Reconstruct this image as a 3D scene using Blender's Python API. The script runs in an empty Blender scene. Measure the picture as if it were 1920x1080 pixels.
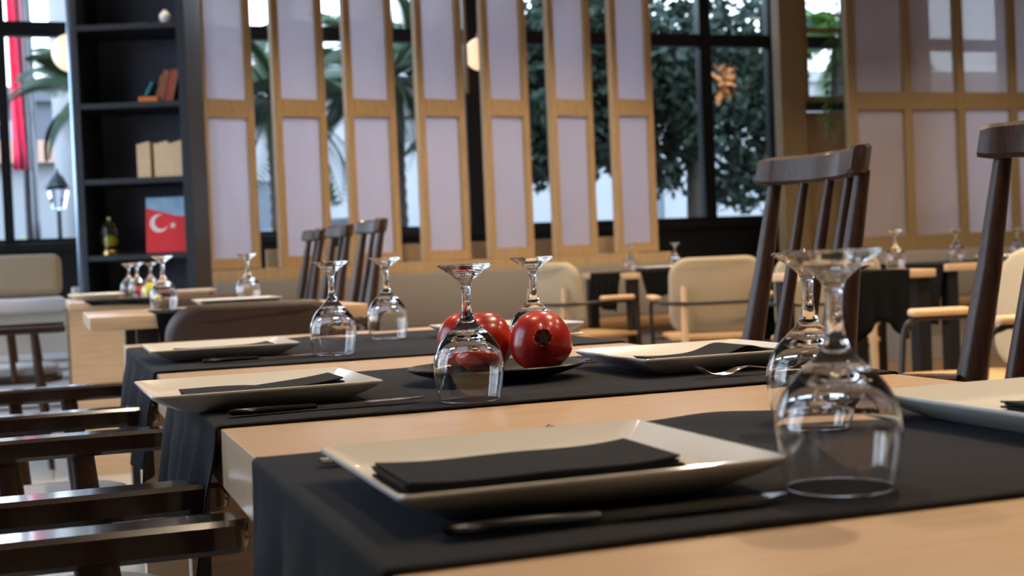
import bpy, bmesh, math, random
from mathutils import Vector, Matrix
C = bpy.context.scene
COL = C.collection
PI = math.pi
R = math.radians

# ---------------------------------------------------------------- camera
cam_d = bpy.data.cameras.new('camera')
cam = bpy.data.objects.new('camera', cam_d); COL.objects.link(cam)
cam.matrix_world = Matrix((
    (0.9413818, 0.0472988, -0.3340106, 0.0),
    (-0.3347314, 0.0080061, -0.9422796, 0.0),
    (-0.0418946, 0.9988487, 0.0233692, 0.913),
    (0, 0, 0, 1)))
cam_d.sensor_width = 36.0
cam_d.lens = 46.34
cam_d.clip_start = 0.05
cam_d.clip_end = 200
cam_d.dof.use_dof = True
cam_d.dof.focus_distance = 1.58
cam_d.dof.aperture_fstop = 7.6
C.camera = cam

# ---------------------------------------------------------------- world, sun, exposure
w = bpy.data.worlds.new('world'); C.world = w; w.use_nodes = True
nt = w.node_tree; nt.nodes.clear()
out = nt.nodes.new('ShaderNodeOutputWorld'); bg = nt.nodes.new('ShaderNodeBackground')
tc = nt.nodes.new('ShaderNodeTexCoord'); sep = nt.nodes.new('ShaderNodeSeparateXYZ')
rmp = nt.nodes.new('ShaderNodeValToRGB')
nt.links.new(tc.outputs['Generated'], sep.inputs[0]); nt.links.new(sep.outputs['Z'], rmp.inputs[0])
rmp.color_ramp.elements[0].position = 0.0; rmp.color_ramp.elements[0].color = (0.80, 0.86, 0.95, 1)
rmp.color_ramp.elements[1].position = 0.6; rmp.color_ramp.elements[1].color = (0.50, 0.66, 0.95, 1)
nt.links.new(rmp.outputs[0], bg.inputs[0]); nt.links.new(bg.outputs[0], out.inputs[0])
bg.inputs[1].default_value = 4.6

sd = bpy.data.lights.new('sun', 'SUN'); so = bpy.data.objects.new('sun', sd); COL.objects.link(so)
sd.energy = .5; sd.color = (1.0, 0.97, 0.93); sd.angle = R(3)
so.rotation_euler = (R(48), 0, R(-18)); so.location = (0, -5, 12)

C.view_settings.view_transform = 'Standard'
C.view_settings.look = 'None'
C.view_settings.gamma = 1.0
C.view_settings.use_curve_mapping = False
C.view_settings.exposure = 0.68

# ================================================================ materials
MATS = {}
def mat(name, col, rough=0.5, metal=0.0, spec=0.5, noise=None, bump=None, coat=0.0, sheen=0.0, trans=0.0, ior=1.45):
    """noise=(scale, amount, stretch xyz) multiplies the colour; bump=(scale, strength, distance)"""
    m = bpy.data.materials.new(name); m.use_nodes = True; MATS[name] = m
    n = m.node_tree.nodes; l = m.node_tree.links
    p = n['Principled BSDF']
    p.inputs['Base Color'].default_value = (*col, 1)
    p.inputs['Roughness'].default_value = rough
    p.inputs['Metallic'].default_value = metal
    p.inputs['Specular IOR Level'].default_value = spec
    p.inputs['Coat Weight'].default_value = coat
    p.inputs['Coat Roughness'].default_value = 0.08
    p.inputs['Sheen Weight'].default_value = sheen
    p.inputs['Transmission Weight'].default_value = trans
    p.inputs['IOR'].default_value = ior
    if noise or bump:
        t = n.new('ShaderNodeTexCoord')
    if noise:
        sc, am, st = noise
        mp = n.new('ShaderNodeMapping'); mp.inputs['Scale'].default_value = st
        l.new(t.outputs['Object'], mp.inputs[0])
        nz = n.new('ShaderNodeTexNoise'); nz.inputs['Scale'].default_value = sc
        nz.inputs['Detail'].default_value = 5; nz.inputs['Roughness'].default_value = .6
        l.new(mp.outputs[0], nz.inputs['Vector'])
        rp = n.new('ShaderNodeValToRGB')
        rp.color_ramp.elements[0].position = 0.3; rp.color_ramp.elements[1].position = 0.7
        rp.color_ramp.elements[0].color = (*[c * (1 - am) for c in col], 1)
        rp.color_ramp.elements[1].color = (*[min(1, c * (1 + am)) for c in col], 1)
        l.new(nz.outputs['Fac'], rp.inputs[0]); l.new(rp.outputs[0], p.inputs['Base Color'])
    if bump:
        sc, stg, dist = bump
        nb = n.new('ShaderNodeTexNoise'); nb.inputs['Scale'].default_value = sc; nb.inputs['Detail'].default_value = 4
        l.new(t.outputs['Object'], nb.inputs['Vector'])
        b = n.new('ShaderNodeBump'); b.inputs['Strength'].default_value = stg; b.inputs['Distance'].default_value = dist
        l.new(nb.outputs['Fac'], b.inputs['Height']); l.new(b.outputs[0], p.inputs['Normal'])
    return m

mat('oak_table', (0.62, 0.43, 0.27), .30, spec=.5, noise=(6, .13, (1.2, 22, 22)), bump=(60, .04, .001))
mat('dark_walnut', (0.026, 0.012, 0.008), .20, spec=.6, noise=(7, .45, (30, 2, 30)), coat=.8)
mat('dark_walnut_v', (0.044, 0.021, 0.014), .38, spec=.35, noise=(7, .45, (30, 30, 2)), coat=.08)
mat('porcelain', (0.80, 0.78, 0.74), .09, spec=.5)
mat('slate_dish', (0.022, 0.022, 0.025), .30, bump=(90, .15, .0006))
mat('napkin_cloth', (0.0070, 0.0074, 0.0100), .85, spec=.25, sheen=.03, bump=(500, .3, .0004))
pm = mat('pome_skin', (0.36, 0.02, 0.012), .27, coat=.3, noise=(26, .5, (1, 1, 1)), bump=(40, .12, .002))
for n_ in pm.node_tree.nodes:
    if n_.type == 'VALTORGB':
        n_.color_ramp.elements[0].color = (.33, .007, .010, 1); n_.color_ramp.elements[1].color = (.60, .038, .012, 1)
        n_.color_ramp.elements[0].position = .38; n_.color_ramp.elements[1].position = .68
mat('pome_calyx', (0.05, 0.012, 0.008), .7)
mat('steel', (0.62, 0.60, 0.57), .14, metal=1)
mat('dark_steel', (0.025, 0.025, 0.03), .2, metal=1)
mat('seat_fabric', (0.34, 0.36, 0.42), .85, sheen=.3, bump=(300, .3, .001))
mat('beige_fabric', (0.40, 0.32, 0.21), .9, sheen=.3, bump=(200, .3, .002), noise=(3, .06, (1, 1, 1)))
mat('brown_leather', (0.050, 0.030, 0.024), .5, noise=(5, .2, (1, 1, 1)))
mat('light_wood', (0.62, 0.42, 0.25), .4, noise=(8, .12, (20, 20, 2)))
mat('ply_seat', (0.55, 0.34, 0.15), .4, noise=(8, .12, (20, 2, 20)))
mat('black_metal', (0.012, 0.012, 0.013), .4, metal=0)
mat('black_frame', (0.010, 0.010, 0.012), .45)
mat('black_wall', (0.012, 0.013, 0.014), .5, bump=(8, .1, .002))
mat('shelf_paint', (0.014, 0.018, 0.028), .42)
mat('shelf_back', (0.055, 0.060, 0.088), .6)
mat('blue_highlight', (0.35, 0.45, 0.60), .2, metal=.9)
mat('screen_wood', (0.50, 0.345, 0.185), .5, noise=(5, .16, (18, 18, 1.5)))
mat('olive_wood', (0.27, 0.185, 0.09), .55, noise=(5, .14, (18, 18, 1.5)))
mat('grey_uphol', (0.27, 0.245, 0.22), .9, bump=(250, .3, .001))
mat('bench_seat', (0.22, 0.12, 0.05), .45, noise=(4, .2, (2, 20, 20)))
mat('cushion_white', (0.82, 0.79, 0.80), .9, bump=(200, .3, .001))
mat('white_slat', (0.70, 0.72, 0.78), .5)
mat('plaster', (0.55, 0.50, 0.44), .9, bump=(20, .1, .004))
mat('dark_panel', (0.06, 0.05, 0.045), .6, noise=(3, .2, (6, 6, 1)))
mat('ceiling_paint', (0.42, 0.39, 0.35), .9)
mat('cloth_far', (0.005, 0.005, 0.0055), .95, spec=.15)
mat('paper_tan', (0.80, 0.60, 0.38), .8, noise=(10, .15, (1, 1, 10)))
mat('paper_brown', (0.26, 0.10, 0.055), .7, noise=(14, .3, (1, 1, 1)))
mat('paper_red', (0.38, 0.045, 0.03), .6)
mat('paper_blue', (0.02, 0.22, 0.36), .6)
mat('paper_orange', (0.72, 0.20, 0.04), .6)
mat('paper_page', (0.70, 0.62, 0.48), .8)
mat('cover_red', (0.72, 0.02, 0.03), .5)
mat('cover_sky', (0.24, 0.42, 0.62), .5, noise=(12, .3, (1, 1, 1)))
mat('cover_white', (0.80, 0.76, 0.76), .5)
mat('lemon_skin', (0.70, 0.62, 0.02), .45, bump=(120, .3, .001))
mat('gold', (0.6, 0.42, 0.12), .3, metal=1)
mat('white_glaze', (0.80, 0.80, 0.82), .3)
mat('brass_rod', (0.30, 0.20, 0.10), .4)
mat('rope_wood', (0.42, 0.26, 0.10), .5)
mat('leaf_green', (0.022, 0.048, 0.012), .55, noise=(3, .4, (1, 1, 1)))
mat('leaf_dark', (0.010, 0.026, 0.012), .6, noise=(2, .5, (1, 1, 1)))
mat('leaf_bright', (0.08, 0.17, 0.025), .5, noise=(3, .3, (1, 1, 1)))
mat('leaf_autumn', (0.42, 0.14, 0.03), .6)
mat('bark', (0.06, 0.045, 0.035), .9, noise=(8, .3, (1, 1, .4)), bump=(30, .5, .02))
mat('ext_white', (0.27, 0.272, 0.28), .8, noise=(1, .04, (1, 1, 1)))
mat('ext_grey', (0.10, 0.11, 0.13), .8)
mat('ext_dark', (0.05, 0.055, 0.07), .4)
mat('ext_pave', (0.12, 0.125, 0.135), .9, noise=(2, .08, (1, 1, 1)))
mat('ext_terracotta', (0.50, 0.30, 0.22), .8)
mat('banner_red', (0.72, 0.03, 0.08), .7)
mat('car_white', (0.32, 0.33, 0.35), .15, coat=1)
mat('car_glass', (0.02, 0.025, 0.03), .08)
mat('tyre', (0.02, 0.02, 0.02), .8)

# wine glass: real refracting glass
mat('clear_glass', (1, 1, 1), 0.0, trans=1.0, ior=1.5)
mat('cloche_glass', (0.95, 0.97, 1), 0.0, trans=1.0, ior=1.3)

def pane_material():
    m = bpy.data.materials.new('window_glass'); m.use_nodes = True; MATS['window_glass'] = m
    n = m.node_tree.nodes; l = m.node_tree.links; n.clear()
    o = n.new('ShaderNodeOutputMaterial'); mx = n.new('ShaderNodeMixShader')
    tr = n.new('ShaderNodeBsdfTransparent'); gl = n.new('ShaderNodeBsdfGlossy'); fr = n.new('ShaderNodeFresnel')
    tr.inputs[0].default_value = (.93, .96, .96, 1); gl.inputs['Roughness'].default_value = .01
    fr.inputs[0].default_value = 1.3
    l.new(fr.outputs[0], mx.inputs[0]); l.new(tr.outputs[0], mx.inputs[1]); l.new(gl.outputs[0], mx.inputs[2]); l.new(mx.outputs[0], o.inputs[0])
pane_material()

def paper_material(name, dcol, tcol, k_tl, k_tp):
    m = bpy.data.materials.new(name); m.use_nodes = True; MATS[name] = m
    n = m.node_tree.nodes; l = m.node_tree.links; n.clear()
    o = n.new('ShaderNodeOutputMaterial')
    d = n.new('ShaderNodeBsdfDiffuse'); t = n.new('ShaderNodeBsdfTranslucent'); x = n.new('ShaderNodeBsdfTransparent')
    d.inputs[0].default_value = (*dcol, 1); t.inputs[0].default_value = (*tcol, 1)
    a = n.new('ShaderNodeMixShader'); a.inputs[0].default_value = k_tl
    b = n.new('ShaderNodeMixShader'); b.inputs[0].default_value = k_tp
    l.new(d.outputs[0], a.inputs[1]); l.new(t.outputs[0], a.inputs[2])
    l.new(a.outputs[0], b.inputs[1]); l.new(x.outputs[0], b.inputs[2]); l.new(b.outputs[0], o.inputs[0])
    tcn = n.new('ShaderNodeTexCoord'); nz = n.new('ShaderNodeTexNoise'); nz.inputs['Scale'].default_value = 6
    l.new(tcn.outputs['Object'], nz.inputs['Vector'])
    mr = n.new('ShaderNodeMapRange'); mr.inputs['To Min'].default_value = k_tl * .8; mr.inputs['To Max'].default_value = min(1, k_tl * 1.2)
    l.new(nz.outputs['Fac'], mr.inputs['Value']); l.new(mr.outputs[0], a.inputs[0])
paper_material('shoji_paper', (.72, .66, .68), (.86, .80, .86), .66, .10)
paper_material('shoji_clear', (.62, .57, .60), (.78, .72, .76), .55, .22)

def lamp_material(name, col, s):
    m = bpy.data.materials.new(name); m.use_nodes = True; MATS[name] = m
    p = m.node_tree.nodes['Principled BSDF']
    p.inputs['Base Color'].default_value = (.9, .85, .75, 1)
    p.inputs['Emission Color'].default_value = (*col, 1); p.inputs['Emission Strength'].default_value = s
lamp_material('globe_glow', (1.0, .66, .36), .62)
lamp_material('bulb_glow', (1.0, .72, .42), 25.0)

def cloth_material():
    m = mat('runner_cloth', (0.0080, 0.0078, 0.0095), .9, spec=.3, sheen=.04)
    n = m.node_tree.nodes; l = m.node_tree.links; p = n['Principled BSDF']
    t = n.new('ShaderNodeTexCoord')
    wv = n.new('ShaderNodeTexNoise'); wv.inputs['Scale'].default_value = 900; wv.inputs['Detail'].default_value = 1
    big = n.new('ShaderNodeTexNoise'); big.inputs['Scale'].default_value = 9; big.inputs['Detail'].default_value = 3
    l.new(t.outputs['Object'], wv.inputs['Vector']); l.new(t.outputs['Object'], big.inputs['Vector'])
    b1 = n.new('ShaderNodeBump'); b1.inputs['Strength'].default_value = .5; b1.inputs['Distance'].default_value = .0006
    b2 = n.new('ShaderNodeBump'); b2.inputs['Strength'].default_value = .5; b2.inputs['Distance'].default_value = .006
    l.new(wv.outputs['Fac'], b1.inputs['Height']); l.new(big.outputs['Fac'], b2.inputs['Height'])
    l.new(b2.outputs[0], b1.inputs['Normal']); l.new(b1.outputs[0], p.inputs['Normal'])
    p.inputs['Sheen Tint'].default_value = (.6, .7, 1, 1)
cloth_material()

def floor_material(name, ca, cb, tile, rough):
    m = bpy.data.materials.new(name); m.use_nodes = True; MATS[name] = m
    n = m.node_tree.nodes; l = m.node_tree.links; p = n['Principled BSDF']
    t = n.new('ShaderNodeTexCoord'); br = n.new('ShaderNodeTexBrick')
    br.inputs['Scale'].default_value = 1.0
    br.inputs['Color1'].default_value = (*ca, 1); br.inputs['Color2'].default_value = (*cb, 1)
    br.inputs['Mortar'].default_value = (*[c * .45 for c in ca], 1)
    br.inputs['Mortar Size'].default_value = .004
    br.inputs['Brick Width'].default_value = tile[0]; br.inputs['Row Height'].default_value = tile[1]
    l.new(t.outputs['Object'], br.inputs['Vector']); l.new(br.outputs['Color'], p.inputs['Base Color'])
    p.inputs['Roughness'].default_value = rough
floor_material('floor_stone', (.50, .46, .40), (.54, .50, .44), (.9, .9), .28)
floor_material('floor_wood', (.15, .085, .042), (.19, .11, .055), (1.4, .16), .35)

# ================================================================ geometry helpers
def link(name, bm, m, parent=None, smooth=True, angle=35, loc=None, rot=None):
    me = bpy.data.meshes.new(name)
    bmesh.ops.recalc_face_normals(bm, faces=bm.faces) if smooth != 'raw' else None
    bm.to_mesh(me); bm.free()
    if m: me.materials.append(MATS[m])
    if smooth:
        me.polygons.foreach_set('use_smooth', [True] * len(me.polygons))
        me.set_sharp_from_angle(angle=R(angle))
    o = bpy.data.objects.new(name, me); COL.objects.link(o)
    if parent: o.parent = parent
    if loc: o.location = loc
    if rot: o.rotation_euler = rot
    return o
def thing(name, label, cat, loc=(0, 0, 0), rz=0, group=None):
    o = bpy.data.objects.new(name, None); COL.objects.link(o)
    o.empty_display_size = .1
    o.location = loc; o.rotation_euler = (0, 0, rz)
    o['label'] = label; o['category'] = cat
    if group: o['group'] = group
    return o
def tag(o, label, cat, group=None):
    o['label'] = label; o['category'] = cat
    if group: o['group'] = group
    return o
def struct(name, bm, m, **k):
    o = link(name, bm, m, **k); o['kind'] = 'structure'; return o
def copy_tree(o, parent=None):
    c = o.copy(); COL.objects.link(c)
    if parent: c.parent = parent
    for ch in list(o.children): copy_tree(ch, c)
    return c
def place(src, first, label, loc, rz=0, group=None, scale=None):
    o = src if first else copy_tree(src)
    o.location = loc
    o.rotation_euler = (0, 0, rz)
    o['label'] = label
    if group: o['group'] = group
    if scale: o.scale = scale
    return o
def BM(): return bmesh.new()
def box(bm, c, s, bev=0, M=None, seg=2):
    t = bmesh.new()
    bmesh.ops.create_cube(t, size=1)
    bmesh.ops.scale(t, vec=s, verts=t.verts)
    if bev: bmesh.ops.bevel(t, geom=list(t.edges), offset=bev, segments=seg, affect='EDGES', profile=.5)
    bmesh.ops.translate(t, vec=c, verts=t.verts)
    if M is not None: bmesh.ops.transform(t, matrix=M, verts=t.verts)
    me = bpy.data.meshes.new('tmp'); t.to_mesh(me); t.free(); bm.from_mesh(me); bpy.data.meshes.remove(me)
    return bm
def bxx(x0, x1, y0, y1, z0, z1, bev=0):
    return box(BM(), ((x0 + x1) / 2, (y0 + y1) / 2, (z0 + z1) / 2), (x1 - x0, y1 - y0, z1 - z0), bev)
def addbx(bm, x0, x1, y0, y1, z0, z1, bev=0):
    return box(bm, ((x0 + x1) / 2, (y0 + y1) / 2, (z0 + z1) / 2), (x1 - x0, y1 - y0, z1 - z0), bev)
def tube(bm, pts, rad, seg=12, sx=1.0, sy=1.0, cap=True):
    pts = [Vector(p) for p in pts]; n = len(pts)
    if not hasattr(rad, '__len__'): rad = [rad] * n
    rings = []; up = None
    for i, p in enumerate(pts):
        d = (pts[min(i + 1, n - 1)] - pts[max(i - 1, 0)]).normalized()
        if up is None:
            a = Vector((0, 0, 1)) if abs(d.z) < .9 else Vector((0, 1, 0))
            u = a.cross(d).normalized()
        else:
            u = (up - d * up.dot(d)).normalized()
        up = u; v = d.cross(u)
        rings.append([bm.verts.new(p + (u * math.cos(2 * PI * k / seg) * sx + v * math.sin(2 * PI * k / seg) * sy) * rad[i]) for k in range(seg)])
    for a, b in zip(rings, rings[1:]):
        for k in range(seg):
            bm.faces.new((a[k], a[(k + 1) % seg], b[(k + 1) % seg], b[k]))
    if cap:
        bm.faces.new(rings[0][::-1]); bm.faces.new(rings[-1])
    return bm
def lathe(bm, prof, seg=48, c=(0, 0, 0)):
    rings = []
    for r, z in prof:
        if r < 1e-6: rings.append([bm.verts.new((c[0], c[1], c[2] + z))])
        else: rings.append([bm.verts.new((c[0] + r * math.cos(2 * PI * k / seg), c[1] + r * math.sin(2 * PI * k / seg), c[2] + z)) for k in range(seg)])
    for a, b in zip(rings, rings[1:]):
        for k in range(seg):
            k2 = (k + 1) % seg
            if len(a) == 1 and len(b) == 1: continue
            if len(a) == 1: bm.faces.new((a[0], b[k2], b[k]))
            elif len(b) == 1: bm.faces.new((a[k], a[k2], b[0]))
            else: bm.faces.new((a[k], a[k2], b[k2], b[k]))
    return bm
def spline(pts, n=6):
    """Catmull-Rom through 2d/3d points"""
    out_ = []
    P = [Vector(p) for p in pts]; P = [P[0] * 2 - P[1]] + P + [P[-1] * 2 - P[-2]]
    for i in range(1, len(P) - 2):
        for k in range(n):
            t = k / n; a, b, c, d = P[i - 1:i + 3]
            out_.append(.5 * ((2 * b) + (c - a) * t + (2 * a - 5 * b + 4 * c - d) * t * t + (3 * b - a - 3 * c + d) * t ** 3))
    out_.append(P[-2]); return out_
def prism(bm, poly, h0, h1, M=None):
    """poly in xy extruded z h0..h1"""
    a = [bm.verts.new((x, y, h0)) for x, y in poly]; b = [bm.verts.new((x, y, h1)) for x, y in poly]
    n = len(poly)
    bm.faces.new(a[::-1]); bm.faces.new(b)
    for k in range(n): bm.faces.new((a[k], a[(k + 1) % n], b[(k + 1) % n], b[k]))
    if M is not None: bmesh.ops.transform(bm, matrix=M, verts=a + b)
    return bm
def rrect(hx, hy, r, n=6):
    pts = []
    for cx, cy, a0 in ((hx - r, hy - r, 0), (-hx + r, hy - r, 90), (-hx + r, -hy + r, 180), (hx - r, -hy + r, 270)):
        for k in range(n + 1):
            a = R(a0 + 90 * k / n); pts.append((cx + r * math.cos(a), cy + r * math.sin(a)))
    return pts
def loft(bm, rings, cap0=True, cap1=True):
    V = [[bm.verts.new(p) for p in r] for r in rings]; n = len(V[0])
    for a, b in zip(V, V[1:]):
        for k in range(n): bm.faces.new((a[k], a[(k + 1) % n], b[(k + 1) % n], b[k]))
    if cap0: bm.faces.new(V[0][::-1])
    if cap1: bm.faces.new(V[-1])
    return bm

# ================================================================ room shell
YW = 10.5      # window wall
YS = 9.0       # slatted screens
H = 3.5
XL, XR, YB = -3.2, 9.0, -3.0
fb = BM(); addbx(fb, XL - .2, 1.95, YB, YW + .15, -.1, 0); struct('floor', fb, 'floor_stone', smooth=False)
fb = BM(); addbx(fb, 1.95, XR, YB, YW + .15, -.1, 0); struct('floor', fb, 'floor_wood', smooth=False)
struct('ceiling', bxx(XL - .2, XR + .2, YB - .2, YW + .2, H, H + .15), 'ceiling_paint', smooth=False)
struct('wall_right', bxx(XR, XR + .2, YB, YW + .2, 0, H), 'plaster', smooth=False)
struct('wall_back', bxx(XL - .2, XR + .2, YB - .2, YB, 0, H), 'dark_panel', smooth=False)

# left wall: low sill and a row of tall windows
struct('wall_left', bxx(XL - .2, XL, YB, YW + .2, 0, .35), 'black_wall', smooth=False)
n_win = 0
ys = [1.6 + i * 1.28 for i in range(8)]
struct('wall_left', bxx(XL - .2, XL, YB, 1.6, .35, H), 'dark_panel', smooth=False)
for i in range(7):
    y0, y1 = ys[i], ys[i + 1]
    n_win += 1
    f = BM()
    addbx(f, XL - .12, XL - .02, y0, y0 + .06, .35, H); addbx(f, XL - .12, XL - .02, y1 - .06, y1, .35, H)
    addbx(f, XL - .12, XL - .02, y0 + .06, y1 - .06, .35, .43); addbx(f, XL - .12, XL - .02, y0 + .06, y1 - .06, H - .07, H)
    addbx(f, XL - .11, XL - .03, y0 + .06, y1 - .06, 2.74, 2.81)
    wo = struct('window_%d' % n_win, f, 'black_frame', smooth=False)
    p = link('pane', bxx(XL - .075, XL - .067, y0 + .06, y1 - .06, .43, H - .07), 'window_glass', wo, smooth=False)

# window wall beyond the screens
W_B = BM(); addbx(W_B, XL, XR, YW, YW + .15, 0, 1.10)
struct('wall_far', W_B, 'black_wall', smooth=False)
struct('trim_1', bxx(XL, XR, YW - .05, YW + .15, 1.10, 1.165, .006), 'black_frame', smooth=False)
mull = [(-3.2, -3.05), (-1.7, -1.6), (-.26, -.19), (.26, .40), (1.86, 1.97), (3.39, 3.58), (4.16, 4.28), (5.60, 5.71), (6.30, 6.62), (7.9, 8.0), (8.9, 9.0)]
for i in range(len(mull) - 1):
    x0, x1 = mull[i][1] - .02, mull[i + 1][0] + .02
    n_win += 1
    f = BM()
    addbx(f, mull[i][0], mull[i][1], YW + .02, YW + .12, 1.165, H)
    if i == len(mull) - 2: addbx(f, mull[i + 1][0], mull[i + 1][1], YW + .02, YW + .12, 1.165, H)
    addbx(f, x0, x1, YW + .04, YW + .10, 1.165, 1.20); addbx(f, x0, x1, YW + .04, YW + .10, H - .06, H)
    addbx(f, x0, x1, YW + .03, YW + .11, 2.72, 2.83)
    wo = struct('window_%d' % n_win, f, 'black_frame', smooth=False)
    link('pane', bxx(x0, x1, YW + .066, YW + .074, 1.20, H - .06), 'window_glass', wo, smooth=False)

# wooden bay beside the opening, with its small window
bay = BM()
addbx(bay, 5.79, 6.02, 9.5, 9.62, 0, H); addbx(bay, 6.02, 6.52, 9.56, 9.62, 0, 2.02); addbx(bay, 6.50, 6.62, 9.5, 9.62, 0, H)
addbx(bay, 6.62, 7.32, 9.56, 9.62, 0, H); addbx(bay, 7.26, 7.32, 9.62, YW, 0, H)
struct('wall_bay', bay, 'olive_wood', smooth=False)
n_win += 1
f = BM(); addbx(f, 6.02, 6.07, 9.52, 9.6, 2.10, H); addbx(f, 6.45, 6.50, 9.52, 9.6, 2.10, H)
addbx(f, 6.07, 6.45, 9.52, 9.6, 2.10, 2.15); addbx(f, 6.07, 6.45, 9.53, 9.59, 2.68, 2.72)
wo = struct('window_%d' % n_win, f, 'olive_wood', smooth=False)
link('pane', bxx(6.07, 6.45, 9.556, 9.564, 2.15, H), 'window_glass', wo, smooth=False)
struct('trim_2', bxx(6.02, 6.50, 9.47, 9.6, 2.03, 2.09), 'black_frame', smooth=False)

# ---- banquette and half wall that carries the left screen
bq = thing('banquette', 'long built-in bench with grey upholstered back below the tall slatted screen', 'bench', (0, 0, 0))
link('backrest', bxx(1.00, 4.42, YS - .14, YS - .03, .44, .83, .02), 'grey_uphol', bq)
link('seat', bxx(1.00, 4.42, YS - .62, YS - .145, .38, .45, .02), 'bench_seat', bq)
link('base', bxx(1.02, 4.40, YS - .56, YS - .02, 0, .38), 'grey_uphol', bq)
bq = thing('banquette', 'built-in bench with grey back under the closed paper screen at the right', 'bench', (0, 0, 0))
link('backrest', bxx(6.05, 8.8, YS - .14, YS - .03, .44, .83, .02), 'grey_uphol', bq)
link('seat', bxx(6.05, 8.8, YS - .62, YS - .145, .38, .45, .02), 'bench_seat', bq)
link('base', bxx(6.07, 8.78, YS - .56, YS - .02, 0, .38), 'grey_uphol', bq)
struct('trim_4', bxx(1.5, 4.40, YS + .42, YS + .47, 0, 1.04, .004), 'screen_wood', smooth=False)
struct('trim_3', bxx(.98, 4.44, YS - .09, YS + .14, .83, .905, .004), 'screen_wood', smooth=False)
struct('wall_half', bxx(1.0, 4.42, YS + .0, YS + .06, 0, .828), 'plaster', smooth=False)
struct('wall_half', bxx(6.05, 8.8, YS + .0, YS + .06, 0, .828), 'plaster', smooth=False)

# ---- slatted screen of turned panels
scr = thing('slatted_screen', 'tall wooden screen of seven turned louvre panels filled with white paper', 'screen', (0, 0, 0))
PW, FD = .385, .055        # panel width, frame depth
fr = BM(); addbx(fr, .99, 1.05, YS - .06, YS + .08, .905, H - .01); addbx(fr, .99, 4.44, YS - .06, YS + .08, H - .08, H - .005)
link('frame', fr, 'screen_wood', scr, smooth=False)
centres = [1.205, 1.70, 2.195, 2.705, 3.195, 3.70, 4.195]
pan0 = None
for i, x in enumerate(centres):
    if pan0 is None:
        pb = BM(); h0, h1 = .912, H - .085; sw = .052
        addbx(pb, -PW / 2, -PW / 2 + sw, -FD / 2, FD / 2, h0, h1); addbx(pb, PW / 2 - sw, PW / 2, -FD / 2, FD / 2, h0, h1)
        addbx(pb, -PW / 2 + sw, PW / 2 - sw, -FD / 2, FD / 2, h0, h0 + .07)
        addbx(pb, -PW / 2 + sw, PW / 2 - sw, -FD / 2, FD / 2, 1.93, 2.05)
        addbx(pb, -PW / 2 + sw, PW / 2 - sw, -FD / 2, FD / 2, h1 - .07, h1)
        pan0 = link('louvre_panel', pb, 'screen_wood', scr, smooth=False)
        link('paper', bxx(-PW / 2 + sw - .005, PW / 2 - sw + .005, -.004, .004, h0 + .065, h1 - .065), 'shoji_paper', pan0, smooth=False)
        pan = pan0
    else: pan = copy_tree(pan0, scr)
    pan.location = (x, YS + .0, 0); pan.rotation_euler = (0, 0, R(15))

# ---- closed paper screen on the right
sc2 = thing('paper_screen', 'closed shoji style screen with wide paper panes at the right of the room', 'screen', (0, 0, 0))
f = BM(); xs = [6.08, 6.60, 7.12, 7.65, 8.18, 8.70]
for x in xs: addbx(f, x, x + .075, YS - .03, YS + .03, .90, H - .01)
for a, b in zip(xs, xs[1:]):
    addbx(f, a + .075, b, YS - .028, YS + .028, 1.97, 2.11)
    addbx(f, a + .075, b, YS - .028, YS + .028, H - .08, H - .01)
addbx(f, xs[0], xs[-1] + .075, YS - .06, YS + .06, .832, .90); 
for a, b in zip(xs, xs[1:]): addbx(f, a + .075, b, YS - .028, YS + .028, .90, .955)
link('frame', f, 'olive_wood', sc2, smooth=False)
for a, b in zip(xs, xs[1:]):
    link('paper', bxx(a + .07, b + .005, YS - .004, YS + .004, .95, 1.975), 'shoji_paper', sc2, smooth=False)
    link('upper_paper', bxx(a + .07, b + .005, YS - .004, YS + .004, 2.105, H - .075), 'shoji_clear', sc2, smooth=False)

# ================================================================ outside
gr = bxx(-30, 40, YW + .2, 60, -.3, -.05); addbx(gr, -30, XL - .25, -20, YW + .2, -.3, -.05); struct('floor_outside', gr, 'ext_pave', smooth=False)
def facade(name, label, x0, x1, y, h, m, wins, wm='ext_dark', depth=3):
    b = thing(name, label, 'building', (0, 0, 0))
    link('wall', bxx(x0, x1, y, y + depth, -.05, h), m, b, smooth=False)
    link('cornice', bxx(x0 - .1, x1 + .1, y - .15, y + depth, h, h + .25), m, b, smooth=False)
    for (a, c, d, e) in wins:
        f = BM(); addbx(f, a - .08, c + .08, y - .06, y - .0, d - .08, d); addbx(f, a - .08, c + .08, y - .06, y, e, e + .08)
        addbx(f, a - .08, a, y - .06, y, d, e); addbx(f, c, c + .08, y - .06, y, d, e)
        wf = link('window_frame', f, 'ext_white', b, smooth=False)
        link('window_glass', bxx(a, c, y - .03, y - .002, d, e), wm, wf, smooth=False)
    return b
facade('building', 'white rendered building across the street behind the palms', 1.6, 22, 26, 4.6, 'ext_white', [(3.2, 4.4, .9, 2.6), (8.2, 9.4, 1.4, 3.0), (11.8, 12.8, .9, 2.5), (15.5, 16.6, .9, 2.5), (18.4, 19.6, .9, 2.5)], 'ext_grey')
facade('building', 'grey glass fronted building seen through the window left of the bookcase', -9, .55, 24, 3.9, 'ext_grey', [(-1.1, -.45, 2.2, 3.5), (-4, -2, 1, 3.4)])
t = thing('shop_porch', 'pale cream porch with a lit wall, outside the leftmost window', 'porch', (0, 0, 0))
link('wall', bxx(-.75, .30, 19.0, 19.3, -.05, 2.45), 'ext_white', t, smooth=False)
link('lintel', bxx(-.85, .40, 18.8, 19.3, 2.45, 2.75), 'ext_terracotta', t, smooth=False)
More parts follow.
